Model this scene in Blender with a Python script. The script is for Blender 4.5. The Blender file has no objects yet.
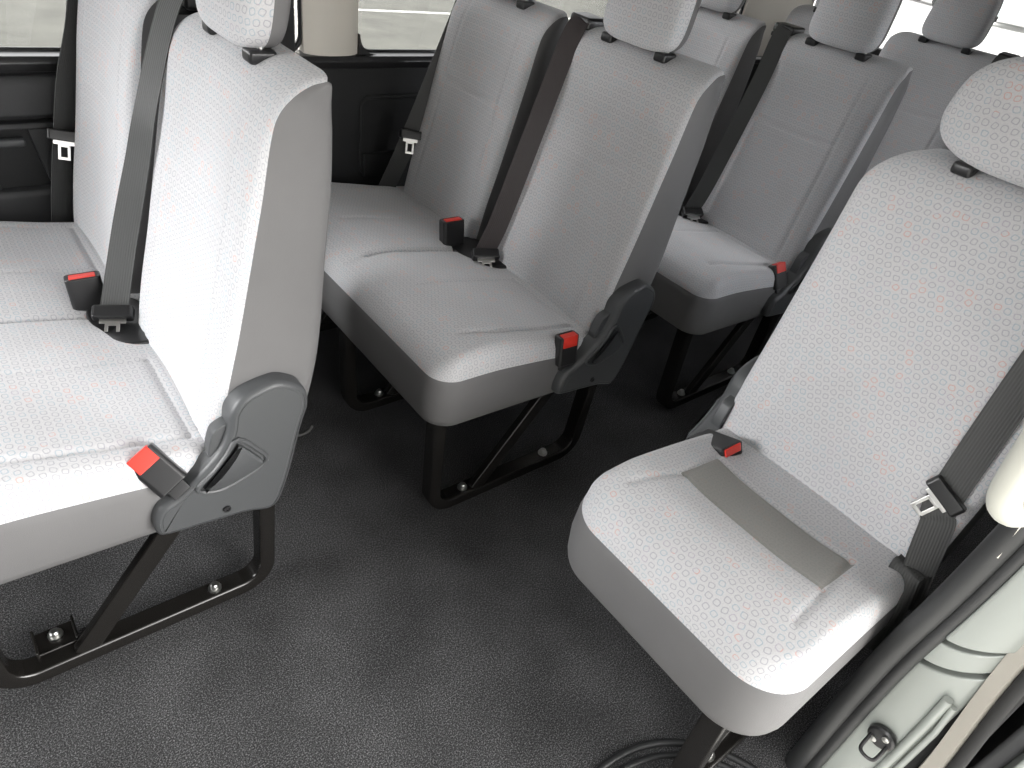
import bpy, bmesh, math, random
from mathutils import Vector, Matrix
random.seed(7)
S = bpy.context.scene
C = S.collection
PI = math.pi

# ------------------------------------------------------------------ camera
CAM = Vector((0.20502656, -0.88817704, 1.29278673))
RW = Matrix(((0.7808163328, -0.6051969382, 0.1551209864),
             (0.2681440668, 0.5488856615, 0.7917217252),
             (-0.5642912494, -0.5765944820, 0.5908588575)))
cd = bpy.data.cameras.new('camera')
cam = bpy.data.objects.new('camera', cd); C.objects.link(cam)
cam.matrix_world = Matrix.Translation(CAM) @ RW.transposed().to_4x4()
cd.sensor_fit = 'HORIZONTAL'; cd.sensor_width = 36.0
cd.lens = 36.0 * 689.81 / 1024.0
cd.clip_start = 0.02; cd.clip_end = 300
S.camera = cam

# ------------------------------------------------------------------ world, exposure
w = bpy.data.worlds.new('sky'); S.world = w; w.use_nodes = True
wn = w.node_tree.nodes; wl = w.node_tree.links
bg = wn['Background']
bg.inputs['Color'].default_value = (1.0, 0.985, 0.965, 1)
# hazy sky, brighter around the veiled sun ahead of the van
tcw = wn.new('ShaderNodeTexCoord')
def wm(op, a, b):
    n = wn.new('ShaderNodeMath'); n.operation = op; wl.new(a, n.inputs[0])
    if isinstance(b, float): n.inputs[1].default_value = b
    else: wl.new(b, n.inputs[1])
    return n.outputs[0]
def lobe(d, power, strength):
    dt = wn.new('ShaderNodeVectorMath'); dt.operation = 'DOT_PRODUCT'
    dt.inputs[1].default_value = Vector(d).normalized(); wl.new(tcw.outputs['Generated'], dt.inputs[0])
    return wm('MULTIPLY', wm('POWER', wm('MAXIMUM', dt.outputs['Value'], 0.0), power), strength)
sky = wm('ADD', lobe((-.93, .17, .30), 24.0, 46.0), lobe((.42, -.87, .22), 8.0, 16.0))
sky = wm('ADD', sky, lobe((-.35, .75, .55), 1.5, 9.5))
wl.new(wm('ADD', sky, 0.22), bg.inputs['Strength'])
S.view_settings.view_transform = 'Standard'; S.view_settings.look = 'None'
S.view_settings.gamma = 1.0; S.view_settings.use_curve_mapping = False
S.view_settings.exposure = 0.09

# ------------------------------------------------------------------ materials
def mat(name, col, rough=0.6, metal=0.0, spec=0.5, bump=None, var=None, sheen=0.0):
    m = bpy.data.materials.new(name); m.use_nodes = True
    nt = m.node_tree; b = nt.nodes['Principled BSDF']
    b.inputs['Base Color'].default_value = (*col, 1)
    b.inputs['Roughness'].default_value = rough
    b.inputs['Metallic'].default_value = metal
    b.inputs['Specular IOR Level'].default_value = spec
    if sheen: b.inputs['Sheen Weight'].default_value = sheen
    tc = nt.nodes.new('ShaderNodeTexCoord')
    if bump:
        sc, st = bump
        n = nt.nodes.new('ShaderNodeTexNoise'); n.inputs['Scale'].default_value = sc
        n.inputs['Detail'].default_value = 3
        nt.links.new(tc.outputs['Object'], n.inputs['Vector'])
        bp = nt.nodes.new('ShaderNodeBump'); bp.inputs['Strength'].default_value = st
        bp.inputs['Distance'].default_value = 0.002
        nt.links.new(n.outputs['Fac'], bp.inputs['Height']); nt.links.new(bp.outputs['Normal'], b.inputs['Normal'])
    if var:
        sc, amt = var
        n = nt.nodes.new('ShaderNodeTexNoise'); n.inputs['Scale'].default_value = sc
        n.inputs['Detail'].default_value = 4
        nt.links.new(tc.outputs['Object'], n.inputs['Vector'])
        r = nt.nodes.new('ShaderNodeMapRange')
        r.inputs['From Min'].default_value = 0.3; r.inputs['From Max'].default_value = 0.7
        r.inputs['To Min'].default_value = 1 - amt; r.inputs['To Max'].default_value = 1 + amt
        nt.links.new(n.outputs['Fac'], r.inputs['Value'])
        mx = nt.nodes.new('ShaderNodeVectorMath'); mx.operation = 'SCALE'
        mx.inputs[0].default_value = col
        nt.links.new(r.outputs['Result'], mx.inputs['Scale'])
        nt.links.new(mx.outputs['Vector'], b.inputs['Base Color'])
    return m

def fabric_mat(name, base, strength=1.0):
    """light grey moquette with rows of small rounded square rings (uv in metres)"""
    m = bpy.data.materials.new(name); m.use_nodes = True
    nt = m.node_tree; N = nt.nodes; L = nt.links; b = N['Principled BSDF']
    b.inputs['Roughness'].default_value = 0.9; b.inputs['Specular IOR Level'].default_value = 0.15
    b.inputs['Sheen Weight'].default_value = 0.25; b.inputs['Sheen Roughness'].default_value = 0.5
    uv = N.new('ShaderNodeUVMap'); uv.uv_map = 'UVMap'
    sep = N.new('ShaderNodeSeparateXYZ'); L.new(uv.outputs['UV'], sep.inputs[0])
    def M(op, a, bb=None, cc=None):
        n = N.new('ShaderNodeMath'); n.operation = op
        for i, v in enumerate((a, bb, cc)):
            if v is None: continue
            if isinstance(v, (int, float)): n.inputs[i].default_value = v
            else: L.new(v, n.inputs[i])
        return n.outputs[0]
    P = 0.0152; Q = 0.0140
    # slight wander so that the rows are not ruled
    nz = N.new('ShaderNodeTexNoise'); nz.inputs['Scale'].default_value = 60; L.new(uv.outputs['UV'], nz.inputs['Vector'])
    wob = M('MULTIPLY', M('SUBTRACT', nz.outputs['Fac'], 0.5), 0.25)
    v = M('DIVIDE', sep.outputs['Y'], Q); row = M('FLOOR', v)
    sh = M('MULTIPLY', M('MODULO', M('ADD', row, 2000.0), 2.0), 0.5)
    u = M('ADD', M('DIVIDE', sep.outputs['X'], P), sh); colm = M('FLOOR', u)
    a = M('ADD', M('SUBTRACT', M('SUBTRACT', u, colm), 0.5), wob)
    c = M('SUBTRACT', M('SUBTRACT', M('SUBTRACT', v, row), 0.5), wob)
    cell = N.new('ShaderNodeCombineXYZ'); L.new(colm, cell.inputs[0]); L.new(row, cell.inputs[1])
    wh = N.new('ShaderNodeTexWhiteNoise'); wh.noise_dimensions = '3D'; L.new(cell.outputs[0], wh.inputs['Vector'])
    ang = M('MULTIPLY', M('SUBTRACT', wh.outputs['Value'], 0.5), 0.9)
    ca = M('COSINE', ang); sa = M('SINE', ang)
    a2 = M('SUBTRACT', M('MULTIPLY', a, ca), M('MULTIPLY', c, sa))
    c2 = M('ADD', M('MULTIPLY', a, sa), M('MULTIPLY', c, ca))
    d = M('POWER', M('ADD', M('POWER', M('ABSOLUTE', a2), 3.2), M('POWER', M('ABSOLUTE', c2), 3.2)), 1 / 3.2)
    ring = M('SUBTRACT', 1.0, M('SMOOTH_MIN', M('DIVIDE', M('ABSOLUTE', M('SUBTRACT', d, 0.30)), 0.075), 1.0, 0.1))
    ring = M('MULTIPLY', ring, strength)
    cr = N.new('ShaderNodeValToRGB'); e = cr.color_ramp; e.interpolation = 'CONSTANT'
    e.elements[0].position = 0; e.elements[0].color = (base[0]*.50, base[1]*.53, base[2]*.60, 1)
    e.elements.remove(e.elements[1])
    for p, col in ((0.72, (base[0]*.45, base[1]*.66, base[2]*.78)), (0.86, (base[0]*.62, base[1]*.58, base[2]*.70)),
                   (0.93, (base[0]*1.05, base[1]*.52, base[2]*.40))):
        k = e.elements.new(p); k.color = (*col, 1)
    sc = N.new('ShaderNodeSeparateColor'); L.new(wh.outputs['Color'], sc.inputs[0])
    nc = N.new('ShaderNodeTexNoise'); nc.inputs['Scale'].default_value = 16; nc.inputs['Detail'].default_value = 1; L.new(uv.outputs['UV'], nc.inputs['Vector'])
    L.new(M('ADD', M('MULTIPLY', sc.outputs['Green'], 0.45), M('MULTIPLY', nc.outputs['Fac'], 0.95)), cr.inputs['Fac'])
    # woven ground: fine mottling
    n2 = N.new('ShaderNodeTexNoise'); n2.inputs['Scale'].default_value = 420; n2.inputs['Detail'].default_value = 2
    L.new(uv.outputs['UV'], n2.inputs['Vector'])
    n3 = N.new('ShaderNodeTexNoise'); n3.inputs['Scale'].default_value = 7; L.new(uv.outputs['UV'], n3.inputs['Vector'])
    f = M('ADD', M('MULTIPLY', n2.outputs['Fac'], 0.30), M('ADD', M('MULTIPLY', n3.outputs['Fac'], 0.14), 0.78))
    mix = N.new('ShaderNodeMix'); mix.data_type = 'RGBA'
    mix.inputs[6].default_value = (*base, 1); L.new(cr.outputs['Color'], mix.inputs[7])
    L.new(M('MULTIPLY', ring, 0.78), mix.inputs[0])
    vm = N.new('ShaderNodeVectorMath'); vm.operation = 'SCALE'
    L.new(mix.outputs[2], vm.inputs[0]); L.new(f, vm.inputs['Scale']); L.new(vm.outputs[0], b.inputs['Base Color'])
    bp = N.new('ShaderNodeBump'); bp.inputs['Strength'].default_value = 0.35; bp.inputs['Distance'].default_value = 0.0012
    L.new(M('SUBTRACT', n2.outputs['Fac'], M('MULTIPLY', ring, 0.5)), bp.inputs['Height']); L.new(bp.outputs['Normal'], b.inputs['Normal'])
    return m

def carpet_mat():
    m = bpy.data.materials.new('carpet'); m.use_nodes = True
    nt = m.node_tree; N = nt.nodes; L = nt.links; b = N['Principled BSDF']
    b.inputs['Roughness'].default_value = 0.95; b.inputs['Specular IOR Level'].default_value = 0.1
    tc = N.new('ShaderNodeTexCoord')
    n = N.new('ShaderNodeTexNoise'); n.inputs['Scale'].default_value = 380; n.inputs['Detail'].default_value = 4; n.inputs['Roughness'].default_value = 0.75
    L.new(tc.outputs['Object'], n.inputs['Vector'])
    cr = N.new('ShaderNodeValToRGB'); e = cr.color_ramp
    e.elements[0].position = 0.40; e.elements[0].color = (.022, .022, .0225, 1)
    e.elements[1].position = 0.64; e.elements[1].color = (.26, .26, .265, 1)
    k = e.elements.new(0.52); k.color = (.066, .066, .068, 1)
    L.new(n.outputs['Fac'], cr.inputs['Fac'])
    n2 = N.new('ShaderNodeTexNoise'); n2.inputs['Scale'].default_value = 5; n2.inputs['Detail'].default_value = 3
    L.new(tc.outputs['Object'], n2.inputs['Vector'])
    r = N.new('ShaderNodeMapRange'); r.inputs['To Min'].default_value = .75; r.inputs['To Max'].default_value = 1.25
    r.inputs['From Min'].default_value = .3; r.inputs['From Max'].default_value = .7
    L.new(n2.outputs['Fac'], r.inputs['Value'])
    vm = N.new('ShaderNodeVectorMath'); vm.operation = 'SCALE'; L.new(cr.outputs['Color'], vm.inputs[0]); L.new(r.outputs[0], vm.inputs['Scale'])
    L.new(vm.outputs[0], b.inputs['Base Color'])
    bp = N.new('ShaderNodeBump'); bp.inputs['Strength'].default_value = 0.5; bp.inputs['Distance'].default_value = 0.0025
    L.new(n.outputs['Fac'], bp.inputs['Height']); L.new(bp.outputs['Normal'], b.inputs['Normal'])
    return m

def webbing_mat(name, col):
    m = mat(name, col, 0.55, 0, 0.4)
    nt = m.node_tree; N = nt.nodes; L = nt.links
    uv = N.new('ShaderNodeUVMap'); uv.uv_map = 'UVMap'
    wv = N.new('ShaderNodeTexWave'); wv.inputs['Scale'].default_value = 70; wv.bands_direction = 'X'
    L.new(uv.outputs['UV'], wv.inputs['Vector'])
    bp = N.new('ShaderNodeBump'); bp.inputs['Strength'].default_value = 0.4; bp.inputs['Distance'].default_value = 0.001
    L.new(wv.outputs['Fac'], bp.inputs['Height']); L.new(bp.outputs['Normal'], N['Principled BSDF'].inputs['Normal'])
    return m

def glass_mat(name, tint):
    m = bpy.data.materials.new(name); m.use_nodes = True
    nt = m.node_tree; N = nt.nodes; L = nt.links; N.remove(N['Principled BSDF'])
    t = N.new('ShaderNodeBsdfTransparent'); t.inputs['Color'].default_value = tint
    g = N.new('ShaderNodeBsdfGlossy'); g.inputs['Roughness'].default_value = 0.02
    fr = N.new('ShaderNodeFresnel'); fr.inputs['IOR'].default_value = 1.35
    mx = N.new('ShaderNodeMixShader'); L.new(fr.outputs[0], mx.inputs[0]); L.new(t.outputs[0], mx.inputs[1]); L.new(g.outputs[0], mx.inputs[2])
    L.new(mx.outputs[0], N['Material Output'].inputs['Surface'])
    return m

FAB = fabric_mat('patterned_fabric', (.56, .555, .565))
FABD = fabric_mat('patterned_fabric_dark', (.27, .265, .25), 0.35)  # darker base with fainter rings, for the single seat's rear panel
SIDE = mat('grey_side_cloth', (.145, .143, .144), 0.62, 0, 0.35, bump=(900, .25), var=(6, .05))
PLAS = mat('grey_plastic', (.068, .071, .074), 0.42, 0, 0.5, bump=(700, .15))
BLK = mat('black_plastic', (.020, .020, .021), 0.30, 0, 0.5)
BLKM = mat('black_matt', (.012, .012, .012), 0.8)
STEEL = mat('black_painted_steel', (.012, .011, .010), 0.22, 0, 0.7)
ZINC = mat('zinc_bolt', (.62, .62, .60), 0.32, 1.0)
CHROME = mat('tongue_metal', (.75, .74, .72), 0.28, 1.0)
RED = mat('red_button', (.75, .045, .03), 0.35)
WEB = webbing_mat('grey_webbing', (.060, .061, .060))
WEBB = webbing_mat('brown_webbing', (.048, .040, .040))
CARPET = carpet_mat()
WALLD = mat('dark_wall_trim', (.045, .046, .048), 0.55, 0, 0.4, bump=(500, .2))
WALLB = mat('black_wall_trim', (.026, .027, .028), 0.6, 0, 0.35, bump=(500, .2))
BEIGE = mat('beige_pillar_trim', (.78, .74, .66), 0.6, bump=(400, .1))
IVORY = mat('ivory_handle', (.56, .56, .50), 0.45)
PAINT = mat('silver_white_paint', (.28, .30, .28), 0.25, 0.0, 0.6)
SILL = mat('primer_edge', (.36, .34, .30), 0.45)
RUB = mat('rubber_seal', (.026, .027, .028), 0.5, bump=(600, .1))
GLASS = glass_mat('clear_glass', (.91, .92, .93, 1)); PRIV = glass_mat('dark_privacy_glass', (.76, .77, .79, 1)); TINT = glass_mat('privacy_glass', (.73, .735, .745, 1))
ROOF = mat('headliner', (.46, .455, .44), 0.9)
SHADED_GROUND = mat('outside_ground_shaded', (.112, .112, .094), 0.9, var=(2.5, .18))  # far-side ground, its shade put into a dark base colour
CONC = mat('outside_concrete', (.62, .61, .58), 0.9, var=(1.0, .06))
LINE = mat('painted_line', (.55, .55, .50), 0.8)

# ------------------------------------------------------------------ mesh helpers
def mk(name, verts, faces, material, parent=None, smooth=True, uvs=None, bev=0.0, seg=2, auto=None):
    me = bpy.data.meshes.new(name)
    me.from_pydata([tuple(v) for v in verts], [], faces)
    me.validate(); me.update()
    if uvs is not None:
        ul = me.uv_layers.new(name='UVMap')
        for lp in me.loops: ul.data[lp.index].uv = uvs[lp.vertex_index]
    return fin(name, me, material, parent, smooth, bev, seg, auto)

def fin(name, me, material, parent, smooth=True, bev=0.0, seg=2, auto=None):
    me.materials.append(material)
    for p in me.polygons: p.use_smooth = smooth
    o = bpy.data.objects.new(name, me); C.objects.link(o)
    if parent is not None: o.parent = parent
    if bev:
        md = o.modifiers.new('bevel', 'BEVEL'); md.width = bev; md.segments = seg; md.limit_method = 'ANGLE'; md.angle_limit = math.radians(35)
        md.harden_normals = False
    return o

class MB:
    def __init__(s): s.v = []; s.f = []; s.uv = []
    def add(s, vs, fs, uvs=None):
        b = len(s.v); s.v += [Vector(v) for v in vs]; s.f += [[i + b for i in f] for f in fs]
        s.uv += uvs if uvs else [(v[0], v[1]) for v in vs]
    def box(s, c, d, M=None):
        x, y, z = d[0]/2, d[1]/2, d[2]/2
        vs = [Vector((i*x, j*y, k*z)) for k in (-1, 1) for j in (-1, 1) for i in (-1, 1)]
        if M is not None: vs = [M @ v for v in vs]
        vs = [v + Vector(c) for v in vs]
        s.add(vs, [[0, 2, 3, 1], [4, 5, 7, 6], [0, 1, 5, 4], [2, 6, 7, 3], [0, 4, 6, 2], [1, 3, 7, 5]])
        return s
    def prism(s, poly, axis, a, b):
        """poly in the two other axes, extruded along axis from a to b"""
        n = len(poly); ax = 'xyz'.index(axis); o = [i for i in range(3) if i != ax]
        vs = []
        for t in (a, b):
            for p in poly:
                v = [0, 0, 0]; v[ax] = t; v[o[0]] = p[0]; v[o[1]] = p[1]; vs.append(v)
        fs = [[i, (i+1) % n, n + (i+1) % n, n + i] for i in range(n)]
        fs += [list(range(n))[::-1], [n + i for i in range(n)]]
        s.add(vs, fs); return s
    def tube(s, pts, r, n=12, cap=True, flat=None):
        pts = [Vector(p) for p in pts]; rings = []
        up = None
        for i, p in enumerate(pts):
            t = (pts[min(i+1, len(pts)-1)] - pts[max(i-1, 0)]).normalized()
            if up is None: up = t.orthogonal().normalized()
            up = (up - t * up.dot(t)).normalized(); sd = t.cross(up)
            rr = r[i] if isinstance(r, (list, tuple)) else r
            rings.append([p + up * math.cos(2*PI*k/n) * rr + sd * math.sin(2*PI*k/n) * rr for k in range(n)])
        vs = [v for q in rings for v in q]
        fs = [[i*n + k, i*n + (k+1) % n, (i+1)*n + (k+1) % n, (i+1)*n + k] for i in range(len(pts)-1) for k in range(n)]
        if cap: fs += [list(range(n))[::-1], [(len(pts)-1)*n + k for k in range(n)]]
        s.add(vs, fs); return s
    def bar(s, pts, wy, th):
        """flat bar of width wy (y) and in-plane thickness th swept along pts (x,y,z) lying in a plane y=const"""
        pts = [Vector(p) for p in pts]; vs = []
        Y = Vector((0, 1, 0))
        for i, p in enumerate(pts):
            t = (pts[min(i+1, len(pts)-1)] - pts[max(i-1, 0)]).normalized(); n = t.cross(Y).normalized()
            vs += [p + n*th/2 - Y*wy/2, p + n*th/2 + Y*wy/2, p - n*th/2 + Y*wy/2, p - n*th/2 - Y*wy/2]
        fs = [[i*4 + k, i*4 + (k+1) % 4, (i+1)*4 + (k+1) % 4, (i+1)*4 + k] for i in range(len(pts)-1) for k in range(4)]
        m = (len(pts)-1)*4
        fs += [[3, 2, 1, 0], [m, m+1, m+2, m+3]]
        s.add(vs, fs); return s
    def lathe(s, prof, c, M=None, n=16):
        vs = []
        for r, z in prof:
            for k in range(n):
                v = Vector((r*math.cos(2*PI*k/n), r*math.sin(2*PI*k/n), z))
                if M is not None: v = M @ v
                vs.append(v + Vector(c))
        fs = [[i*n + k, i*n + (k+1) % n, (i+1)*n + (k+1) % n, (i+1)*n + k] for i in range(len(prof)-1) for k in range(n)]
        fs += [list(range(n))[::-1], [(len(prof)-1)*n + k for k in range(n)]]
        s.add(vs, fs); return s
    def build(s, name, material, parent=None, smooth=False, bev=0.0, seg=2):
        o = mk(name, s.v, s.f, material, parent, smooth, s.uv, bev, seg)
        bm = bmesh.new(); bm.from_mesh(o.data); bmesh.ops.recalc_face_normals(bm, faces=bm.faces); bm.to_mesh(o.data); bm.free()
        if bev or smooth:
            for p in o.data.polygons: p.use_smooth = True
            try:
                o.data.set_sharp_from_angle(angle=math.radians(40))
            except Exception: pass
            if bev:
                wn_ = o.modifiers.new('wn', 'WEIGHTED_NORMAL'); wn_.keep_sharp = False
        return o

def tag(o, label=None, cat=None, group=None, kind=None):
    if label: o['label'] = label
    if cat: o['category'] = cat
    if group: o['group'] = group
    if kind: o['kind'] = kind
    return o
def empty(name, loc=(0, 0, 0)):
    o = bpy.data.objects.new(name, None); C.objects.link(o); o.location = loc; o.empty_display_size = .05
    return o
def copy_tree(o, parent=None):
    c = o.copy(); C.objects.link(c)
    if parent is not None: c.parent = parent
    for ch in list(o.children): copy_tree(ch, c)
    return c
def interp(tab, x):
    if x <= tab[0][0]: return tab[0][1]
    for (a, b), (c, d) in zip(tab, tab[1:]):
        if x <= c:
            t = (x - a) / (c - a); return b + (d - b) * t
    return tab[-1][1]
def sm(tab, x, h):   # box-smoothed table lookup
    return sum(interp(tab, x + h * k / 3) for k in range(-3, 4)) / 7
def cat_rom(P, n):
    P = [Vector(p) for p in P]; out = []
    Q = [P[0]*2 - P[1]] + P + [P[-1]*2 - P[-2]]
    for i in range(1, len(Q)-2):
        for k in range(n):
            t = k / n; a, b, c, d = Q[i-1], Q[i], Q[i+1], Q[i+2]
            out.append(.5*((2*b) + (c-a)*t + (2*a-5*b+4*c-d)*t*t + (3*b-a-3*c+d)*t**3))
    out.append(P[-1]); return out
def segd(px, py, s):
    (ax, ay), (bx, by) = s; dx, dy = bx-ax, by-ay
    t = max(0, min(1, ((px-ax)*dx + (py-ay)*dy) / (dx*dx + dy*dy + 1e-12)))
    return math.hypot(px-ax-dx*t, py-ay-dy*t)

# ------------------------------------------------------------------ seat parts (x rearward, y towards wall, z up; front edge x=0, aisle edge y=0)
EDGE = [(-.1, .440), (.0, .440), (.15, .437), (.30, .420), (.45, .398), (.60, .39)]       # fabric / skirt seam height
CROWN = [(0, .0), (.02, .016), (.06, .032), (.13, .040), (.25, .034), (.36, .028), (.45, .028), (.6, .028)]
def rrect_d(x, y, D, W, r):
    """distance inside the outline (front corners rounded), rear edge open"""
    cx = max(r - x, 0); cy = max(r - y, r - (W - y), 0)
    if cx > 0 and cy > 0: return r - math.hypot(cx, cy)
    return min(x, y, W - y)
def cushion(name, W, r, grooves, parent, material, crown_of_y, D=.50, step=.006, flip=None, panel=None):
    nx = int(D/step); ny = int(W/step) + 1
    def rows():
        out = [0.0]; x = 0
        for k in range(8): x += .0012 + .0009*k; out.append(x)
        while x < D - step: x += step; out.append(x)
        out.append(D); return out
    xs = rows(); vs = []; uvs = []
    ts = []
    m = ny
    for j in range(m + 1):
        q = j / m
        # denser towards both sides
        ts.append(q - 0.10*math.sin(2*PI*q)/(2*PI)*2)
    for x in xs:
        ins = 0 if x >= r else r - math.sqrt(max(0, r*r - (r-x)**2))
        y0, y1 = ins, W - ins
        for t in ts:
            y = y0 + (y1-y0)*t
            d = max(0.0, rrect_d(x, y, D, W, r))
            R = .030
            e = 1 - min(d/R, 1); roll = 1 - math.sqrt(max(0, 1 - e*e))    # 1 at rim, 0 inside
            zc = sm(EDGE, x, .04)
            z = zc + (sm(CROWN, x, .02) + .012 + crown_of_y(y, x)) * (1 - roll**1.0) * 1.0
            for g, dep, wd in grooves:
                gd = min(segd(x, y, s) for s in g)
                z -= dep * math.exp(-(gd/wd)**2) * min(1, d/.02)
            dr = R*roll*1.3
            cx = max(r - x, 0); cy = max(r - y, r - (W - y), 0)
            if cx > 0 and cy > 0: wx, wy = cx/math.hypot(cx, cy), cy/math.hypot(cx, cy)
            else: wx, wy = (1, 0) if x < min(y, W-y) else (0, 1)
            sy_ = 1 if y > W/2 else -1
            vs.append((x, y, z)); uvs.append((y + sy_*wy*dr, x - wx*dr))
    n = m + 1
    fs = [[i*n+j, i*n+j+1, (i+1)*n+j+1, (i+1)*n+j] for i in range(len(xs)-1) for j in range(m)]
    fs = [f[::-1] for f in fs]
    o = mk(name, vs, fs, material, parent, True, uvs)
    if panel:
        o.data.materials.append(panel[0])
        for p in o.data.polygons:
            if panel[1](p.center.x, p.center.y): p.material_index = 1
    if flip: flipy(o, flip)
    return o
def outline(D, W, r, n=10):
    P = [(D, 0)]
    k = int((D-r)/.03)
    for i in range(1, k): P.append((D - (D-r)*i/k, 0))
    for i in range(n+1):
        a = PI/2 * i/n; P.append((r - r*math.sin(a), r - r*math.cos(a)))
    k = int((W-2*r)/.03)
    for i in range(1, k): P.append((0, r + (W-2*r)*i/k))
    for i in range(n+1):
        a = PI/2 * i/n; P.append((r - r*math.cos(a), W - r + r*math.sin(a)))
    k = int((D-r)/.03)
    for i in range(1, k+1): P.append((r + (D-r)*i/k, W))
    return P
def skirt(W, r, parent, D=.50, flip=None):
    P = outline(D, W, r); vs = []; n = len(P)
    prof = [(0, 0.002), (.04, -.0015), (.15, -.004), (.5, -.007), (.85, -.004), (.97, .000), (1.0, .006), (1.0, .03)]
    cx, cy = D*.6, W/2
    for k, (t, off) in enumerate(prof):
        for i, (x, y) in enumerate(P):
            a = Vector(P[max(i-1, 0)]); b = Vector(P[min(i+1, n-1)]); tg = (b-a).normalized(); nr = Vector((tg.y, -tg.x))
            if nr.dot(Vector((cx, cy)) - Vector((x, y))) < 0: nr = -nr
            q = Vector((x, y)) + nr*off
            zt = sm(EDGE, x, .04) + .002; zb = .318 - .035*x
            vs.append((q.x, q.y, zt + (zb-zt)*t))
    fs = [[k*n+i, k*n+i+1, (k+1)*n+i+1, (k+1)*n+i] for k in range(len(prof)-1) for i in range(n-1)]
    fs.append([(len(prof)-1)*n + i for i in range(n)])      # underside
    o = mk('seat_skirt', vs, fs, SIDE, parent, True)
    bm = bmesh.new(); bm.from_mesh(o.data); bmesh.ops.recalc_face_normals(bm, faces=bm.faces); bm.to_mesh(o.data); bm.free()
    if flip: flipy(o, flip)
    return o
def flipy(o, W):
    for v in o.data.vertices: v.co.y = W - v.co.y
    o.data.flip_normals()

# side profiles of the backrest: t 0..1 from bottom to top rear
SEAM = [(.405, .440), (.445, .448), (.55, .470), (.66, .498), (.80, .530), (.87, .546), (.95, .562), (.985, .574), (1.008, .596), (1.02, .625), (1.024, .650)]
FRONT = [(.405, .424), (.445, .430), (.55, .452), (.66, .480), (.80, .512), (.87, .528), (.95, .550), (.985, .566), (1.012, .590), (1.028, .622), (1.032, .655)]
BACK = [(.36, .585), (.42, .60), (.53, .628), (.62, .642), (.75, .652), (.86, .662), (.95, .664), (.985, .662), (1.005, .661), (1.015, .660), (1.020, .658)]
def resample(T, n):
    P = [Vector((x, z)) for z, x in T]; P = [v.xy for v in cat_rom([Vector((p.x, p.y, 0)) for p in P], 12)]
    L = [0]
    for a, b in zip(P, P[1:]): L.append(L[-1] + (b-a).length)
    out = []; j = 0
    for i in range(n+1):
        s = L[-1]*i/n
        while j < len(L)-2 and L[j+1] < s: j += 1
        t = (s - L[j])/max(1e-9, L[j+1]-L[j]); out.append(P[j] + (P[j+1]-P[j])*t)
    return out, L[-1]
def backrest(W, parent, y0=0.0, rc=.022, lean=0.0, flip=None, taper=0.0):
    n = 110; m = 70
    F, LF = resample(FRONT, n); Sm, _ = resample(SEAM, n); B, _ = resample(BACK, n)
    vs = []; uvs = []
    def inset(i):
        z = F[i].y; zt = 1.032
        ins = taper * max(0, (z - .45)/.58)**2
        q = max(0, rc - (1.034 - z))      # rounded top corner, seen from the front
        if q > 0: ins += rc - math.sqrt(max(0, rc*rc - q*q))
        # gentle tuck at the bottom
        b = max(0, .06 - LF*i/n); ins += .018*(b/.06)**2
        return ins
    for i in range(n+1):
        ins = inset(i); a, b = ins, W - ins; s = LF*i/n
        for j in range(m+1):
            q = j/m; q = q - .16*math.sin(2*PI*q)/(2*PI)
            y = a + (b-a)*q; d = min(y-a, b-y)
            e = 1 - min(d/.032, 1); roll = 1 - math.sqrt(max(0, 1-e*e))
            x = F[i].x + (Sm[i].x - F[i].x)*roll; z = F[i].y + (Sm[i].y - F[i].y)*roll
            # shape: side bolsters stand a little proud, centre hollow
            yc = (y - W/2)/(W/2); env = min(1, s/.08) * min(1, (LF-s)/.14)
            x += .010*(1 - min(1, abs(yc)/.62)**2) * env * (1-roll)
            # seams
            yb = .062 + .035*max(0, (s-.1))**1 if True else .07
            g = math.exp(-((min(y, W-y) - yb)/.0045)**2)*.0024*env
            if yb < y < W-yb: g += math.exp(-((s-.395 - .03*yc*yc)/.005)**2)*.0028
            x += g * (1-roll)
            vs.append((x, y0+y, z)); uvs.append((y + y0*1.3 + (1 if y > W/2 else -1)*roll*.030, s + .003))
    k = m+1
    fs = [[i*k+j, i*k+j+1, (i+1)*k+j+1, (i+1)*k+j] for i in range(n) for j in range(m)]
    fs = [f[::-1] for f in fs]
    o = mk('backrest', vs, fs, FAB, parent, True, uvs)
    # dark shell
    vs = []; K = []
    for i in range(n+1):
        ins = inset(i); a, b = ins, W-ins
        Sx, Bx = Sm[i], B[i]; loop = []
        cr = min(.035, (Bx-Sx).length*.45)
        for t in (0, .15, .4, .7): 
            p = Sx + (Bx-Sx)*t*(1 - cr/max(.001, (Bx-Sx).length)); bulge = .006*math.sin(PI*min(1, t*1.1))*min(1, (Bx-Sx).length/.08)
            loop.append((p.x, y0 + a - bulge, p.y))
        dr = (Bx-Sx).normalized() if (Bx-Sx).length > 1e-6 else Vector((1, 0))
        for t in range(0, 6):
            an = PI/2*t/5; p = Bx - dr*cr + dr*cr*math.sin(an); loop.append((p.x, y0 + a + cr - cr*math.cos(an), p.y))
        half = loop[:]; mid = [(Bx.x, y0 + W/2 - (W/2-.06)*(1-t), Bx.y) for t in (.3, .65, 1)]
        full = half + mid + [(x, 2*y0 + W - y, z) for x, y, z in reversed(half)]
        vs += full; k = len(full)
    fs = [[i*k+j, i*k+j+1, (i+1)*k+j+1, (i+1)*k+j] for i in range(n) for j in range(k-1)]
    fs.append(list(range(k))); fs.append([n*k + j for j in range(k)])
    s = mk('backrest_shell', vs, fs, SIDE, o, True)
    tag(s, 'plain dark grey side and rear covering')
    if flip: flipy(o, flip); flipy(s, flip)
    return o
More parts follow.
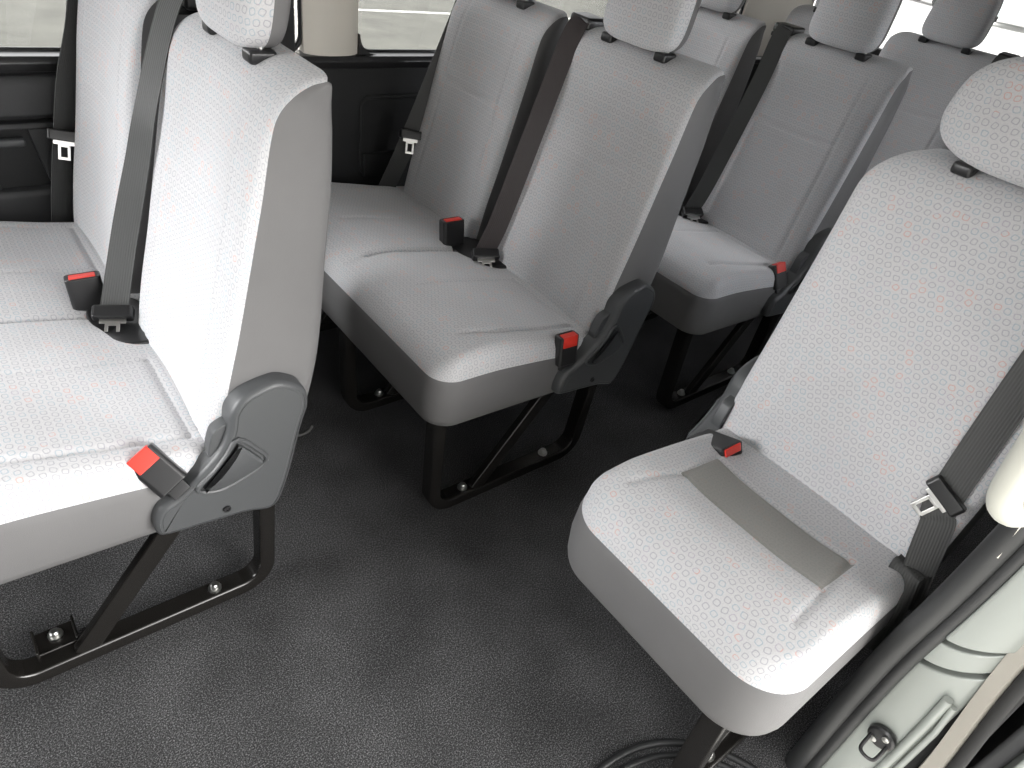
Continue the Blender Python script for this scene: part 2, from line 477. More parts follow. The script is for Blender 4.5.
def headrest(W, y0, parent, tall=.20, flip=None, width=.224, big=False, shift=.012):
    """rounded block: fabric front, dark rear shell, black guides under it"""
    yc = y0 + W/2 + shift; zb = 1.028; n = 40; m = 48; out = []
    ce = .42 if not big else .70
    def sp(v, p): return math.copysign(abs(v)**p, v)
    def block(depth, front):
        vs = []; uv = []
        for i in range(n+1):
            ph = -PI/2 + PI*i/n
            for j in range(m+1):
                th = -PI/2 + PI*j/m
                cx_ = sp(math.cos(ph), ce)*sp(math.cos(th), .55); cy_ = sp(math.cos(ph), ce)*sp(math.sin(th), .55); cz_ = sp(math.sin(ph), ce)
                zz = zb + tall/2 + cz_*tall/2
                wd = width/2*(1 - .10*((zz-zb)/tall)**2)
                vs.append((.612 + (-1 if front else 1)*depth*cx_ + (zz-zb)*.16, yc + cy_*wd, zz))
                uv.append((cy_*wd + math.copysign(1-sp(math.cos(th), .55), th)*depth*.9, zz + math.copysign(1-sp(math.cos(ph), ce), ph)*depth*.7))
        k = m+1
        return vs, [[i*k+j, i*k+j+1, (i+1)*k+j+1, (i+1)*k+j] for i in range(n) for j in range(m)], uv
    vs, fs, uv = block(.046, True)
    o = mk('headrest', vs, fs, FAB, parent, True, uv)
    vs, fs, uv = block(.038 if not big else .048, False)
    s = mk('headrest_shell', vs, fs, SIDE, o, True); tag(s, 'plain dark grey rear half')
    out = [o, s]
    for q in (o, s):
        bm = bmesh.new(); bm.from_mesh(q.data); bmesh.ops.remove_doubles(bm, verts=bm.verts, dist=1e-5); bmesh.ops.recalc_face_normals(bm, faces=bm.faces)
        bm.to_mesh(q.data); bm.free()
    # make sure the open halves face outwards
    for q, sg_ in ((o, -1), (s, 1)):
        f = max(q.data.polygons, key=lambda p: p.area)
        if (f.center.x - .628)*f.normal.x < 0 and abs(f.normal.x) > .3: q.data.flip_normals()
    for dy in (-.083, .083):
        p = MB().tube([(.608, yc+dy, 1.0), (.612, yc+dy, 1.07)], .006, 10).build('headrest_post', ZINC, o, smooth=True)
        g = MB().prism([(.588, yc+dy-.017), (.630, yc+dy-.017), (.630, yc+dy+.017), (.588, yc+dy+.017)], 'z', 1.014, 1.034).build('headrest_guide', BLK, o, bev=.006, seg=3)
        out += [p, g]
    if flip:
        for q in out: flipy(q, flip)
    return o

COVER = [(.565, .566), (.54, .577), (.51, .573), (.48, .560), (.462, .535), (.455, .50), (.437, .463), (.405, .430), (.365, .398), (.338, .385),
         (.324, .362), (.324, .332), (.338, .320), (.40, .313), (.467, .305), (.52, .294), (.549, .35), (.577, .46), (.592, .51), (.587, .545)]
def smooth_poly(P, n=4):
    P = [Vector((*p, 0)) for p in P]; N = len(P); out = []
    for i in range(N):
        a, b, c, d = P[i-1], P[i], P[(i+1) % N], P[(i+2) % N]
        for k in range(n):
            t = k/n; v = .5*((2*b) + (c-a)*t + (2*a-5*b+4*c-d)*t*t + (3*b-a-3*c+d)*t**3); out.append((v.x, v.y))
    return out
def inset_poly(P, d):
    N = len(P); out = []
    for i in range(N):
        a, b = Vector(P[i-1]), Vector(P[(i+1) % N]); t = (b-a).normalized(); out.append((P[i][0] - t.y*d, P[i][1] + t.x*d))
    return out
def recliner(parent, flip=None):
    P = smooth_poly(COVER)
    ar = sum(P[i-1][0]*P[i][1] - P[i][0]*P[i-1][1] for i in range(len(P)))
    if ar < 0: P = P[::-1]
    mb = MB(); n = len(P); vs = []
    for ins, y in ((0, .012), (0, -.018), (.0012, -.022), (.004, -.026), (.008, -.028), (.0085, -.0265), (.012, -.0265), (.013, -.0275)):
        Q = inset_poly(P, ins); vs += [(x, y, z) for x, z in Q]
    fs = [[k*n+i, k*n+(i+1) % n, (k+1)*n+(i+1) % n, (k+1)*n+i] for k in range(7) for i in range(n)]
    fs.append([7*n+i for i in range(n)]); fs.append(list(range(n))[::-1])
    mb.add(vs, fs)
    c = mb.build('recliner_cover', PLAS, parent, smooth=True)
    out = [c]
    # moulded ridge and lever
    LV = smooth_poly([(.468, .485), (.50, .447), (.512, .425), (.500, .408), (.46, .392), (.428, .386), (.400, .396), (.398, .410), (.425, .432), (.448, .460)], 3)
    ar = sum(LV[i-1][0]*LV[i][1] - LV[i][0]*LV[i-1][1] for i in range(len(LV)))
    if ar < 0: LV = LV[::-1]
    rim = MB(); q = [(x, -.029, z) for x, z in LV]; rim.tube(q + [q[0], q[1]], .0042, 8)
    out.append(rim.build('lever_surround', PLAS, c, smooth=True))
    LV2 = inset_poly(LV, .009); mb = MB(); n = len(LV2)
    vs = [(x, -.026, z) for x, z in LV2] + [(x, -.036, z) for x, z in LV2] + [(x, -.039, z) for x, z in inset_poly(LV2, .004)]
    fs = [[k*n+i, k*n+(i+1) % n, (k+1)*n+(i+1) % n, (k+1)*n+i] for k in range(2) for i in range(n)] + [[2*n+i for i in range(n)], list(range(n))[::-1]]
    mb.add(vs, fs); out.append(mb.build('recline_lever', PLAS, c, smooth=True))
    arc = [(.452, -.030, .372), (.40, -.030, .35), (.36, -.030, .37)]
    MX = Matrix.Rotation(PI/2, 3, 'X')
    mb = MB().lathe([(.0, .0), (.007, 0), (.007, .002), (.004, .002), (.003, -.001), (0, -.001)], (.437, -.0285, .335), MX, 14)
    out.append(mb.build('cover_screw', BLK, c, smooth=True))
    mb = MB().tube(cat_rom([(.455, -.029, .497), (.462, -.029, .53), (.487, -.029, .557), (.53, -.029, .570), (.565, -.029, .560)], 6), .003, 8)
    # black inner hinge piece and rear hook
    mb2 = MB().prism(smooth_poly([(.425, .44), (.430, .485), (.445, .505), (.49, .51), (.50, .45), (.46, .41)], 3), 'y', -.012, .012)
    out.append(mb2.build('hinge_bracket', PLAS, parent, bev=.003))
    mb3 = MB().tube(cat_rom([(.565, -.005, .430), (.588, -.005, .428), (.600, -.005, .432), (.606, -.005, .442)], 4), .003, 8)
    out.append(mb3.build('rear_hook', BLKM, parent, smooth=True))
    if flip:
        for q in out: flipy(q, flip)
    return c
def leg_path(y):
    def arc(cx, cz, r, a0, a1, n=8):
        return [(cx + r*math.cos(a0 + (a1-a0)*i/n), y, cz + r*math.sin(a0 + (a1-a0)*i/n)) for i in range(n+1)]
    return [(.040, y, .33)] + arc(.105, .072, .055, PI, 1.5*PI) + arc(.465, .072, .055, 1.5*PI, 2*PI) + [(.532, y, .31)]
def legs(parent, y, brace=True, flip=None):
    f = MB().bar(leg_path(y), .042, .032).build('leg_frame', STEEL, parent, bev=.006, seg=3)
    out = [f]
    # diagonal brace
    b = MB().bar([(.398, y-.008, .32), (.176, y-.008, .026)], .020, .040).build('leg_brace', STEEL, f, bev=.004)
    out.append(b)
    for x in (.146, .415):
        z = .033
        g = MB().lathe([(0, z), (.013, z), (.013, z+.004), (.0085, z+.004), (.0085, z+.012), (.006, z+.015), (0, z+.015)], (x, y, 0), None, 12).build('floor_bolt', ZINC, f, smooth=True)
        out.append(g)
    if flip:
        for q in out: flipy(q, flip)
    return f
def rotmat(d, roll=0):
    """z axis to d"""
    d = Vector(d).normalized()
    if isinstance(roll, tuple):
        wv = Vector(roll); wv = (wv - d*wv.dot(d)).normalized(); yv = d.cross(wv)
        return Matrix((wv, yv, d)).transposed().to_4x4()
    q = Vector((0, 0, 1)).rotation_difference(d); return (q.to_matrix() @ Matrix.Rotation(roll, 3, 'Z')).to_4x4()
def buckle(parent, loc, d, roll, size=1.0, face=False, name='buckle'):
    """body along +z from its base, width along x, button at the top"""
    k = size
    b = MB().prism([(-.0245*k, -.010*k), (-.020*k, -.0135*k), (.020*k, -.0135*k), (.0245*k, -.010*k), (.0245*k, .010*k), (.020*k, .0135*k), (-.020*k, .0135*k), (-.0245*k, .010*k)], 'z', 0, .070*k).build(name, BLK, parent, bev=.003, seg=3)
    b.matrix_local = Matrix.Translation(loc) @ rotmat(d, roll)
    rb_ = MB().prism([(-.018*k, -.011*k), (.018*k, -.011*k), (.018*k, .003*k), (-.018*k, .003*k)], 'z', .062*k, .0725*k)
    if face: rb_.prism([(-.018*k, -.0155*k), (.018*k, -.0155*k), (.018*k, -.010*k), (-.018*k, -.010*k)], 'z', .046*k, .0725*k)
    r = rb_.build('release_button', RED, b, bev=.002)
    r2 = MB().prism([(-.018*k, .0050*k), (.018*k, .0050*k), (.018*k, .0085*k), (-.018*k, .0085*k)], 'z', .066*k, .0706*k).build('tongue_slot', BLKM, b)
    MB().prism([(-.015*k, -.006), (.015*k, -.006), (.015*k, .006), (-.015*k, .006)], 'z', -.018, .004).build('buckle_stalk', BLK, b, bev=.002)
    return b
def ribbon(name, pts, wid, half, material, parent, n=10, th=.0022):
    """pts centre line, wid: width direction per point"""
    P = cat_rom(pts, n); Wd = cat_rom(wid, n); vs = []; uvs = []; s = 0
    for i, p in enumerate(P):
        t = (P[min(i+1, len(P)-1)] - P[max(i-1, 0)]).normalized(); u = Wd[i]; u = (u - t*u.dot(t)).normalized(); nn = t.cross(u)
        if i: s += (P[i]-P[i-1]).length
        vs += [p - u*half - nn*th/2, p + u*half - nn*th/2, p + u*half + nn*th/2, p - u*half + nn*th/2]
        uvs += [(-half, s), (half, s), (half, s), (-half, s)]
    N = len(P)
    fs = [[i*4+k, i*4+(k+1) % 4, (i+1)*4+(k+1) % 4, (i+1)*4+k] for i in range(N-1) for k in range(4)] + [[3, 2, 1, 0], [(N-1)*4+k for k in range(4)]]
    o = mk(name, vs, fs, material, parent, False, uvs)
    for p_ in o.data.polygons: p_.use_smooth = True
    o.data.set_sharp_from_angle(angle=math.radians(40))
    return o
def tongue(parent, loc, d, roll, metal=None, k=1.0):
    """black stopper bar with a slotted metal tongue pointing to +z"""
    st = MB().prism([(-.034, -.008), (-.030, -.012), (.030, -.012), (.034, -.008), (.034, .008), (.030, .012), (-.030, .012), (-.034, .008)], 'z', -.012, .012).build('tongue_grip', BLK, parent, bev=.004, seg=3)
    st.matrix_local = Matrix.Translation(loc) @ rotmat(d, roll) @ Matrix.Scale(k, 4)
    mb = MB()
    mb.box((0, 0, .016), (.044, .0025, .010)); 
    mb.box((-.0095, 0, .036), (.006, .0025, .032)); mb.box((.0095, 0, .036), (.006, .0025, .032))
    mb.box((0, 0, .0225), (.025, .0025, .006)); mb.box((0, 0, .051), (.025, .0025, .007))
    mb.build('tongue_plate', metal or CHROME, st, bev=.001)
    return st

def groove_set_double():
    g = []
    g.append(([((.09, .478), (.50, .478))], .009, .006))                  # division
    g.append(([((.12, .288), (.415, .288))], .0042, .0045))               # inner panel
    g.append(([((.415, .288), (.415, .055))], .0042, .0045))
    g.append(([((.10, .085), (.18, .066)), ((.18, .066), (.28, .060)), ((.28, .060), (.415, .055))], .006, .007))
    g.append(([((.12, .665), (.415, .665))], .0042, .0045))
    g.append(([((.415, .665), (.415, .90))], .0042, .0045))
    g.append(([((.415, .90), (.12, .90))], .0042, .0045))
    return g
def crown_double(y, x):
    q = y % .478 if y < .478 else (y - .478) % .478
    c = math.sin(PI*min(1, max(0, q/.478)))
    hol = math.exp(-(((y-.18)/.09)**2 + ((x-.30)/.12)**2)) + math.exp(-(((y-.78)/.09)**2 + ((x-.30)/.12)**2))
    return .012*c**.5 - .010*hol
def crown_single(y, x):
    hol = math.exp(-(((y-.22)/.13)**4 + ((x-.27)/.13)**4))
    return .014 - .012*hol

def belt_guide(parent, y, flip=None):
    g = MB().prism([(.600, y-.038), (.665, y-.044), (.672, y+.044), (.606, y+.036)], 'z', 1.018, 1.046).build('belt_guide', BLK, parent, bev=.008, seg=3)
    g2 = MB().prism([(.585, y-.028), (.625, y-.032), (.628, y+.030), (.590, y+.026)], 'z', 1.010, 1.022).build('guide_slot', BLKM, g, bev=.003)
    if flip: flipy(g, flip); flipy(g2, flip)
    return g

BW = .43
def make_bench():
    root = empty('double_seat')
    cushion('seat_cushion', .955, .055, groove_set_double(), root, FAB, crown_double)
    skirt(.955, .055, root)
    for y0 in (.008, .510):
        backrest(BW, root, y0)
        headrest(BW, y0, root)
    recliner(root)
    legs(root, .052); legs(root, .478)
    legs(root, .90)
    g = belt_guide(root, .430)
    return root

# aisle belt hanging in front of the gap between the two backrests
def aisle_belt(root, mtl, top=((.640, .455, 1.042)), bot=(.385, .405, .478), tang=(-.85, -.12, -.42), topw=(0, 1, .0), side=0.0):
    b = Vector(bot); t = Vector(top)
    mid = t.lerp(b, .5) + Vector((-.012, 0, 0))
    f = t + Vector((-.045, .0, -.012)); f2 = t + Vector((-.068, -.003, -.06))
    m1 = f2.lerp(b, .45) + Vector((-.006, 0, 0))
    rb = ribbon('belt_webbing', [t + Vector((.02, 0, -.03)), t + Vector((.01, 0, .004)), f, f2, m1, f2.lerp(b, .8), b], [(0, 1, 0)]*3 + [(0, 1, 0.03)]*4, .0255, mtl, root)
    return rb

# ------------------------------------------------------------------ setting
def struct(o, label=None): o['kind'] = 'structure'; return o
YW = 1.085      # inner face of the far wall
H = 1.46
def plane_wall(name, y0, y1, xz_rects, material):
    mb = MB()
    for x0, x1, z0, z1 in xz_rects: mb.box(((x0+x1)/2, (y0+y1)/2, (z0+z1)/2), (x1-x0, y1-y0, z1-z0))
    return struct(mb.build(name, material, None))

struct(MB().box((1.2, .09, -.03), (5.1, 2.02, .06)).build('floor', CARPET))
struct(MB().box((1.2, .06, H+.02), (5.2, 2.2, .04)).build('ceiling', ROOF))

# far wall: lower trim, pillars and header
wl_ = plane_wall('wall_far', YW, YW+.07, [(-1.35, 3.75, 0, .775)], WALLB)
pl = MB()
def pillar(mb, x0, x1, z0=.79, z1=H):
    n = 10; prof = []
    for i in range(n+1):
        t = -1 + 2*i/n; prof.append(((x0+x1)/2 + (x1-x0)/2*t, YW + .018 - .030*(1-abs(t)**3)))
    prof += [(x1, YW+.07), (x0, YW+.07)]
    mb.prism([(a, b) for a, b in prof], 'z', z0, z1)
pillar(pl, 1.095, 1.262)
struct(pl.build('trim_1', BEIGE, None, smooth=True))
pl = MB(); pillar(pl, 3.10, 3.62); pillar(pl, -.46, -.30)
struct(pl.build('trim_2', BEIGE, None, smooth=True))
struct(MB().box((1.2, YW+.035, H-.03), (5.1, .07, .10)).build('trim_3', BEIGE))
# rounded lower corners of the second window: white-beige fillet
fl = MB(); r = .055; cx, cz = 1.262 + r, .79 + r
poly = [(1.262, .79)] + [(cx - r*math.cos(a), cz - r*math.sin(a)) for a in [PI/2*i/8 for i in range(9)]]
fl.prism(poly, 'y', YW+.002, YW+.03)
fl.build('window_corner', RUB, None)['kind'] = 'structure'
bpy.data.objects['window_corner'].name = 'trim_4'
def window(nm, x0, x1, z0, z1, y, GL=None):
    f = MB(); t = .014
    path = []
    r = .05
    for cx, cz, a0 in ((x1-r, z1-r, 0), (x0+r, z1-r, PI/2), (x0+r, z0+r, PI), (x1-r, z0+r, 1.5*PI)):
        for i in range(7): a = a0 + PI/2*i/6; path.append((cx + r*math.cos(a), y, cz + r*math.sin(a)))
    f.tube(path + [path[0], path[1]], .008, 8, cap=False)
    o = f.build(nm, RUB, None, smooth=True); o['kind'] = 'structure'
    g = MB().box(((x0+x1)/2, y+.01, (z0+z1)/2), (x1-x0, .004, z1-z0)).build('window_pane', GL or TINT, o)
    return o
w1 = window('window_1', -.30, 1.095, .79, 1.42, YW+.035)
MB().box((1.052, YW+.03, 1.10), (.040, .022, .64)).build('window_rail', BLK, w1, bev=.004)
w2 = window('window_2', 1.262, 3.10, .79, 1.42, YW+.035)
window('window_3', -1.30, -.46, .79, 1.42, YW+.035)
# sill strip under the windows
struct(MB().prism([(YW-.010, .755), (YW-.016, .775), (YW-.010, .789), (YW+.06, .793), (YW+.06, .755)], 'x', -1.35, 3.75).build('trim_5', BLK, None, bev=.003))
# armrest panel of the front side wall, recess, lower panel
tr = MB()
tr.prism([(YW+.01, .752), (YW-.018, .748), (YW-.030, .73), (YW-.030, .665), (YW-.020, .655), (YW+.01, .652)], 'x', -1.2, 1.05)
struct(tr.build('trim_6', WALLD, None, bev=.004))
struct(MB().prism([(YW+.01, .648), (YW-.022, .646), (YW-.026, .634), (YW+.01, .630)], 'x', -1.2, 1.05).build('trim_7', WALLD, None, bev=.003))
struct(MB().prism([(YW+.01, .49), (YW-.022, .485), (YW-.030, .47), (YW-.030, .02), (YW+.01, .0)], 'x', -1.2, 1.05).build('trim_8', WALLD, None, bev=.004))
tr = MB()
for x0 in (.255, .415):
    tr.prism([(x0, .49), (x0+.055, .49), (x0+.030, .632), (x0-.025, .632)], 'y', YW-.018, YW+.01)
struct(tr.build('trim_9', WALLD, None, bev=.003))
hn = MB().box((.315, YW-.028, .606), (.13, .02, .018)).build('wall_grip', PLAS, wl_, bev=.005)
# storage pocket beside the second row
pk = []
for cx, cz, a0 in ((1.62, .64, 0), (1.30, .64, PI/2), (1.30, .46, PI), (1.62, .46, 1.5*PI)):
    for i in range(7): a = a0 + PI/2*i/6; pk.append((cx + .03*math.cos(a), YW-.002, cz + .03*math.sin(a)))
po = MB().tube(pk + [pk[0], pk[1]], .007, 8, cap=False).build('wall_pocket_rim', WALLB, wl_, smooth=True)
MB().prism([(1.275, .425), (1.64, .425), (1.64, .50), (1.275, .50)], 'y', YW-.020, YW-.001).build('wall_pocket_lip', WALLB, wl_, bev=.004)

# near wall behind the door opening
YN = -.935
nw = plane_wall('wall_near', YN-.07, YN, [(1.26, 3.75, -.02, .80), (1.26, 1.36, .80, H), (2.9, 3.75, .80, H), (-1.35, .02, -.02, H)], WALLB)  # stretch ahead of the door is unseen, made solid to block light
nw2 = struct(MB().box((1.2, YN-.035, H-.03), (5.1, .07, .10)).build('trim_10', BEIGE))
window('window_4', 1.36, 2.9, .80, 1.42, YN-.035, PRIV)
# rear wall with the tailgate window
rw = MB()
for a, b, c, d in ((-1.0, 1.15, 0, .90), (-1.0, -.86, .90, H), (1.0, 1.15, .9, H), (-.86, 1.0, 1.40, H)):
    rw.box((3.74, (a+b)/2, (c+d)/2), (.06, b-a, d-c))
struct(rw.build('wall_rear', WALLD))
wr = MB().box((3.74, .07, 1.15), (.004, 1.86, .50)).build('window_6', TINT); wr['kind'] = 'structure'
fw = MB()
for a, b, c, d in ((-1.0, 1.15, 0, .80), (-1.0, -.05, .80, H), (1.05, 1.15, .8, H)):  # passenger half closed off, an unseen blocker added to shade the single seat
    fw.box((-1.36, (a+b)/2, (c+d)/2), (.06, b-a, d-c))
struct(fw.build('wall_front_half_blocked', WALLD))
wr = MB().box((-1.36, .50, 1.12), (.004, 1.10, .62)).build('window_7', GLASS); wr['kind'] = 'structure'

# ------------------------------------------------------------------ door opening: jamb, seal, striker, grab handle
JX = 1.20
def yseal(z): return sm([(-.3, -.90), (.0, -.888), (.264, -.887), (.406, -.889), (.54, -.900), (.66, -.905), (.9, -.912), (1.2, -.900), (1.5, -.87)], z, .05)
zz = [-.30 + .04*i for i in range(45)]
sl = MB(); sl.tube([(JX-.008, yseal(z)+.036, z) for z in zz], .018, 14); sl.tube([(JX-.002, yseal(z)+.011, z) for z in zz], .0115, 12)
seal = struct(sl.build('trim_11', RUB, None, smooth=True))
# painted jamb: three tiers
def jamb(name, z0, z1, x, ya, yb, bulge, mtl=PAINT, parent=None, bev=.004):
    n = 14; k = 14; vs = []
    for i in range(n+1):
        z = z0 + (z1-z0)*i/n; yo = -.03*(math.cos((z-.35)*1.2)-1)
        for j in range(k+1):
            t = j/k; y = yseal(z) + .002 + (yb - yseal(z) - .002)*t
            xx = x + bulge*(t**3) + .004*math.sin(t*9)*0
            vs.append((xx, y, z + .05*t**1.5*min(1, max(0, (z+.3)/.3))))
        vs.append((x+.05, yb, z+.04)); vs.append((x+.05, yseal(z)+.002, z))
    q = k+3
    fs = [[i*q+j, i*q+(j+1) % q, (i+1)*q+(j+1) % q, (i+1)*q+j] for i in range(n) for j in range(q)]
    fs += [list(range(q)), [n*q+j for j in range(q)]]
    mb = MB(); mb.add(vs, fs); return mb.build(name, mtl, parent, bev=bev)
jb = struct(jamb('wall_door_jamb', .482, 1.46, JX-.012, 0, -.975, .03))
struct(jamb('wall_door_jamb', .418, .466, JX-.004, 0, -.972, .03))
struct(jamb('wall_door_jamb', -.35, .400, JX+.004, 0, -.972, .02))
struct(jamb('trim_12', -.35, 1.46, JX+.032, 0, -.960, .0, BLKM))
rd = MB(); rd.tube([(JX+.006, -.952, z) for z in [-.3 + .04*i for i in range(16)]] + [(JX+.004, -.950, .38)], .0075, 10)
rd.tube([(JX+.010, -.968, z) for z in [-.3 + .04*i for i in range(16)]] + [(JX+.008, -.962, .37)], .005, 10)
struct(rd.build('trim_13', PAINT, None, smooth=True))
# outer flange strip of the body side
fl = MB()
def yout(z): return interp([(-.4, -1.05), (.263, -1.008), (.43, -.990), (.52, -.983), (.7, -.976), (1.4, -.965)], z)
zs = [-.35 + .05*i for i in range(37)]
vs = []
for z in zs:
    y = yout(z); vs += [(JX+.012, y+.024, z), (JX+.0, y+.004, z), (JX+.004, y, z), (JX+.05, y-.004, z), (JX+.05, y+.024, z)]
fs = [[i*5+j, i*5+(j+1) % 5, (i+1)*5+(j+1) % 5, (i+1)*5+j] for i in range(len(zs)-1) for j in range(5)]
fl.add(vs, fs); struct(fl.build('trim_14', SILL, None, smooth=True))
# striker
st = empty('door_striker', (JX+.003, -.922, .222))
tag(st, 'small black door striker with a wire loop on the pale door jamb', 'door striker')
MY = Matrix.Rotation(-PI/2, 3, 'Y')
MB().lathe([(0, 0), (.021, 0), (.0225, .002), (.0225, .010), (.019, .013), (0, .013)], (0, 0, 0), MY, 24).build('striker_plate', BLK, st, smooth=True)
MB().tube(cat_rom([(-.010, .014, -.004), (-.022, .014, -.008), (-.040, .013, -.016), (-.046, .006, -.018), (-.046, -.006, -.018), (-.040, -.013, -.016), (-.022, -.014, -.008), (-.010, -.014, -.004)], 4), .0032, 10).build('striker_loop', BLK, st, smooth=True)
for dy, dz in ((-.006, .010), (.008, -.008)):
    MB().lathe([(0, .012), (.006, .012), (.006, .016), (0, .017)], (0, dy, dz), MY, 12).build('striker_screw', ZINC, st, smooth=True)
# grab handle on the pillar
gh = empty('grab_handle', (1.15, -.846, .752))
tag(gh, 'ivory grab handle on the pillar right of the single seat', 'grab handle')
hp = cat_rom([(.02, -.030, .015), (-.010, -.012, .0), (-.022, .003, .015), (-.024, .010, .06), (-.022, .016, .14), (-.018, .018, .24), (-.005, .010, .33), (.02, -.02, .36)], 8)
MB().tube([Vector(p) for p in hp], [.015]*4 + [.019]*(len(hp)-8) + [.015]*4, 16).build('grip', IVORY, gh, smooth=True)
for z in (.015, .36):
    MB().box((.03, -.035, z), (.03, .05, .04)).build('handle_mount', IVORY, gh, bev=.008, seg=3)
# inner pillar trim behind the handle
struct(MB().prism([(1.19, -.865), (1.36, -.875), (1.36, -.935), (1.26, -.935), (1.225, -.898)], 'z', .80, 1.45).build('trim_15', BEIGE, None, bev=.006))
struct(MB().prism([(1.215, -.855), (1.40, -.865), (1.40, -.935), (1.26, -.935), (1.225, -.885)], 'z', -.0, .80).build('trim_16', WALLB, None, bev=.006))
struct(MB().tube([(1.178, -.876, .66), (1.176, -.872, .74), (1.174, -.870, .80)], .0022, 8).build('trim_17', BEIGE, None, smooth=True))

# open sliding door standing outside, behind the jamb
fs_ = MB(); fs_.tube([(JX+.002, yout(z) - .010, z) for z in zs], .0095, 10); struct(fs_.build('trim_20', BLKM, None, smooth=True))
sd = empty('sliding_door', (1.235, -1.035, -.2))
tag(sd, 'open sliding door with dark grey inner trim beyond the door jamb', 'sliding door')
def sdp(nm, mt, c, d, bev=.008): return MB().box(c, d).build(nm, mt, sd, bev=bev, seg=3)
dp = MB()
for a, b, c, d in ((0, 1.2, -.2, 1.0), (0, .12, 1.0, 1.62), (1.08, 1.2, 1.0, 1.62), (.0, 1.2, 1.58, 1.66)):
    dp.box(((a+b)/2, -.045, (c+d)/2), (b-a, .03, d-c))
dp.build('door_skin', PAINT, sd, bev=.006)
sdp('inner_trim', WALLD, (.61, -.018, .40), (1.14, .026, 1.12))
sdp('door_pocket', WALLD, (.62, .002, .25), (.9, .02, .30))
sdp('door_pane', GLASS, (.6, -.045, 1.29), (.96, .004, .58), 0)
MB().tube([(-.012, .008, -.15), (-.012, .022, .45), (-.012, .036, .75), (-.012, .040, 1.55)], .010, 8).build('door_seal', BLKM, sd, smooth=True)

# curved step well edge in the carpet by the door
ar = [(.87 + .258*math.cos(a), -.90 + .258*math.sin(a), .002) for a in [PI*.02 + PI*.96*i/30 for i in range(31)]]
struct(MB().tube(ar, .007, 10).build('trim_18', RUB, None, smooth=True))
ar = [(.87 + .235*math.cos(a), -.90 + .235*math.sin(a), .001) for a in [PI*.02 + PI*.96*i/30 for i in range(31)]]
MB().lathe([(0, 0), (.012, 0), (.012, .004), (.008, .004), (.008, .010), (0, .012)], (1.06, -.75, .0), None, 12).build('floor_anchor', STEEL, bpy.data.objects['floor'], smooth=True)
struct(MB().tube(ar, .006, 10).build('trim_19', RUB, None, smooth=True))

# ------------------------------------------------------------------ seats
bench = make_bench()
rows = [((0.0, .013, .0)), ((.876, 0, 0)), ((1.7386, 0, 0)), ((2.65, .075, .0))]
B = [bench] + [copy_tree(bench) for _ in range(3)]
for b, p in zip(B, rows): b.location = p
labels = ['grey patterned double seat at the left, nearest the camera and brightest',
          'grey patterned double seat in the middle of the photo behind the front bench',
          'darker grey double seat in third row behind the middle bench',
          'dark grey rear double seat with headrest against the rear window']
for b, l in zip(B, labels): tag(b, l, 'seat', 'double bench seats along the far wall')

def part_y(o): return sum(v.co.y for v in o.data.vertices)/len(o.data.vertices)
for i, b in enumerate(B):
    for ch in b.children:
        if ch.name.startswith(('backrest', 'headrest')) and part_y(ch) > .5:
            if i == 0:
                ch.location = (.0, .040, 0)
                ch.matrix_local = Matrix.Translation((.45, .04, .42)) @ Matrix.Rotation(-.022, 4, 'Y') @ Matrix.Translation((-.45, 0, -.42))
            else:
                ch.scale.y = .885; ch.location.y = .510*(1 - .885)
        if i == 0 and ch.name.startswith('belt_guide'): ch.location.y = .055
for ch in [c for c in B[3].children if c.name.startswith('belt_guide')]:
    ch.location.y = -.415      # the rear row carries its guide on the other corner
# row 1 extras: bracket under the front bolt
lf = [c for c in B[0].children if c.name.startswith('leg_frame')]
lf.sort(key=lambda o: sum((v.co.y for v in o.data.vertices))/len(o.data.vertices))
for q in list(lf[0].children):      # at this corner the bolt sits on the bracket instead
    if q.name.startswith('floor_bolt') and q.data.vertices[0].co.x < .2: bpy.data.objects.remove(q)
br = MB()
br.box((.140, .090, .030), (.066, .052, .006)); br.box((.108, .088, .026), (.005, .056, .044)); br.box((.172, .088, .026), (.005, .056, .044)); br.box((.140, .066, .018), (.066, .005, .036))
brk = br.build('floor_bracket', STEEL, B[0], bev=.002)
MB().lathe([(0, .034), (.013, .034), (.013, .037), (.009, .037), (.009, .044), (.006, .047), (0, .047)], (.141, .096, 0), None, 12).build('bracket_bolt', ZINC, brk, smooth=True)

# aisle side buckles and middle sets
bk = [((.366, -.012, .412), (-.36, .44, .50)), ((.346, -.006, .400), (-.05, .10, 1.0)), ((.372, -.005, .405), (-.05, .42, .8)), ((.36, .0, .40), (0, .1, 1))]
for b, (loc, d) in zip(B, bk): buckle(b, loc, d, (1, -.1, .25) if b is B[0] else (1, -.1, .1), size=1.08, face=True)
webs = [WEB, WEBB, WEB]
p2 = [(.655, .430, .985), (.640, .428, 1.036), (.605, .420, 1.040), (.568, .408, 1.002), (.517, .388, .900), (.468, .390, .722), (.426, .396, .560), (.398, .402, .478)]
paths = [[(.655, .490, .985), (.640, .488, 1.036), (.600, .478, 1.040), (.562, .445, .998), (.510, .415, .880), (.483, .430, .773), (.446, .452, .632), (.400, .445, .480)], p2, p2]
bw = [(0, -1, 0), (.1, -1, 0), (.25, -.9, 0), (.35, -.9, 0), (.4, -.9, 0), (.5, -.8, 0), (.7, -.7, 0), (.8, -.55, 0)]
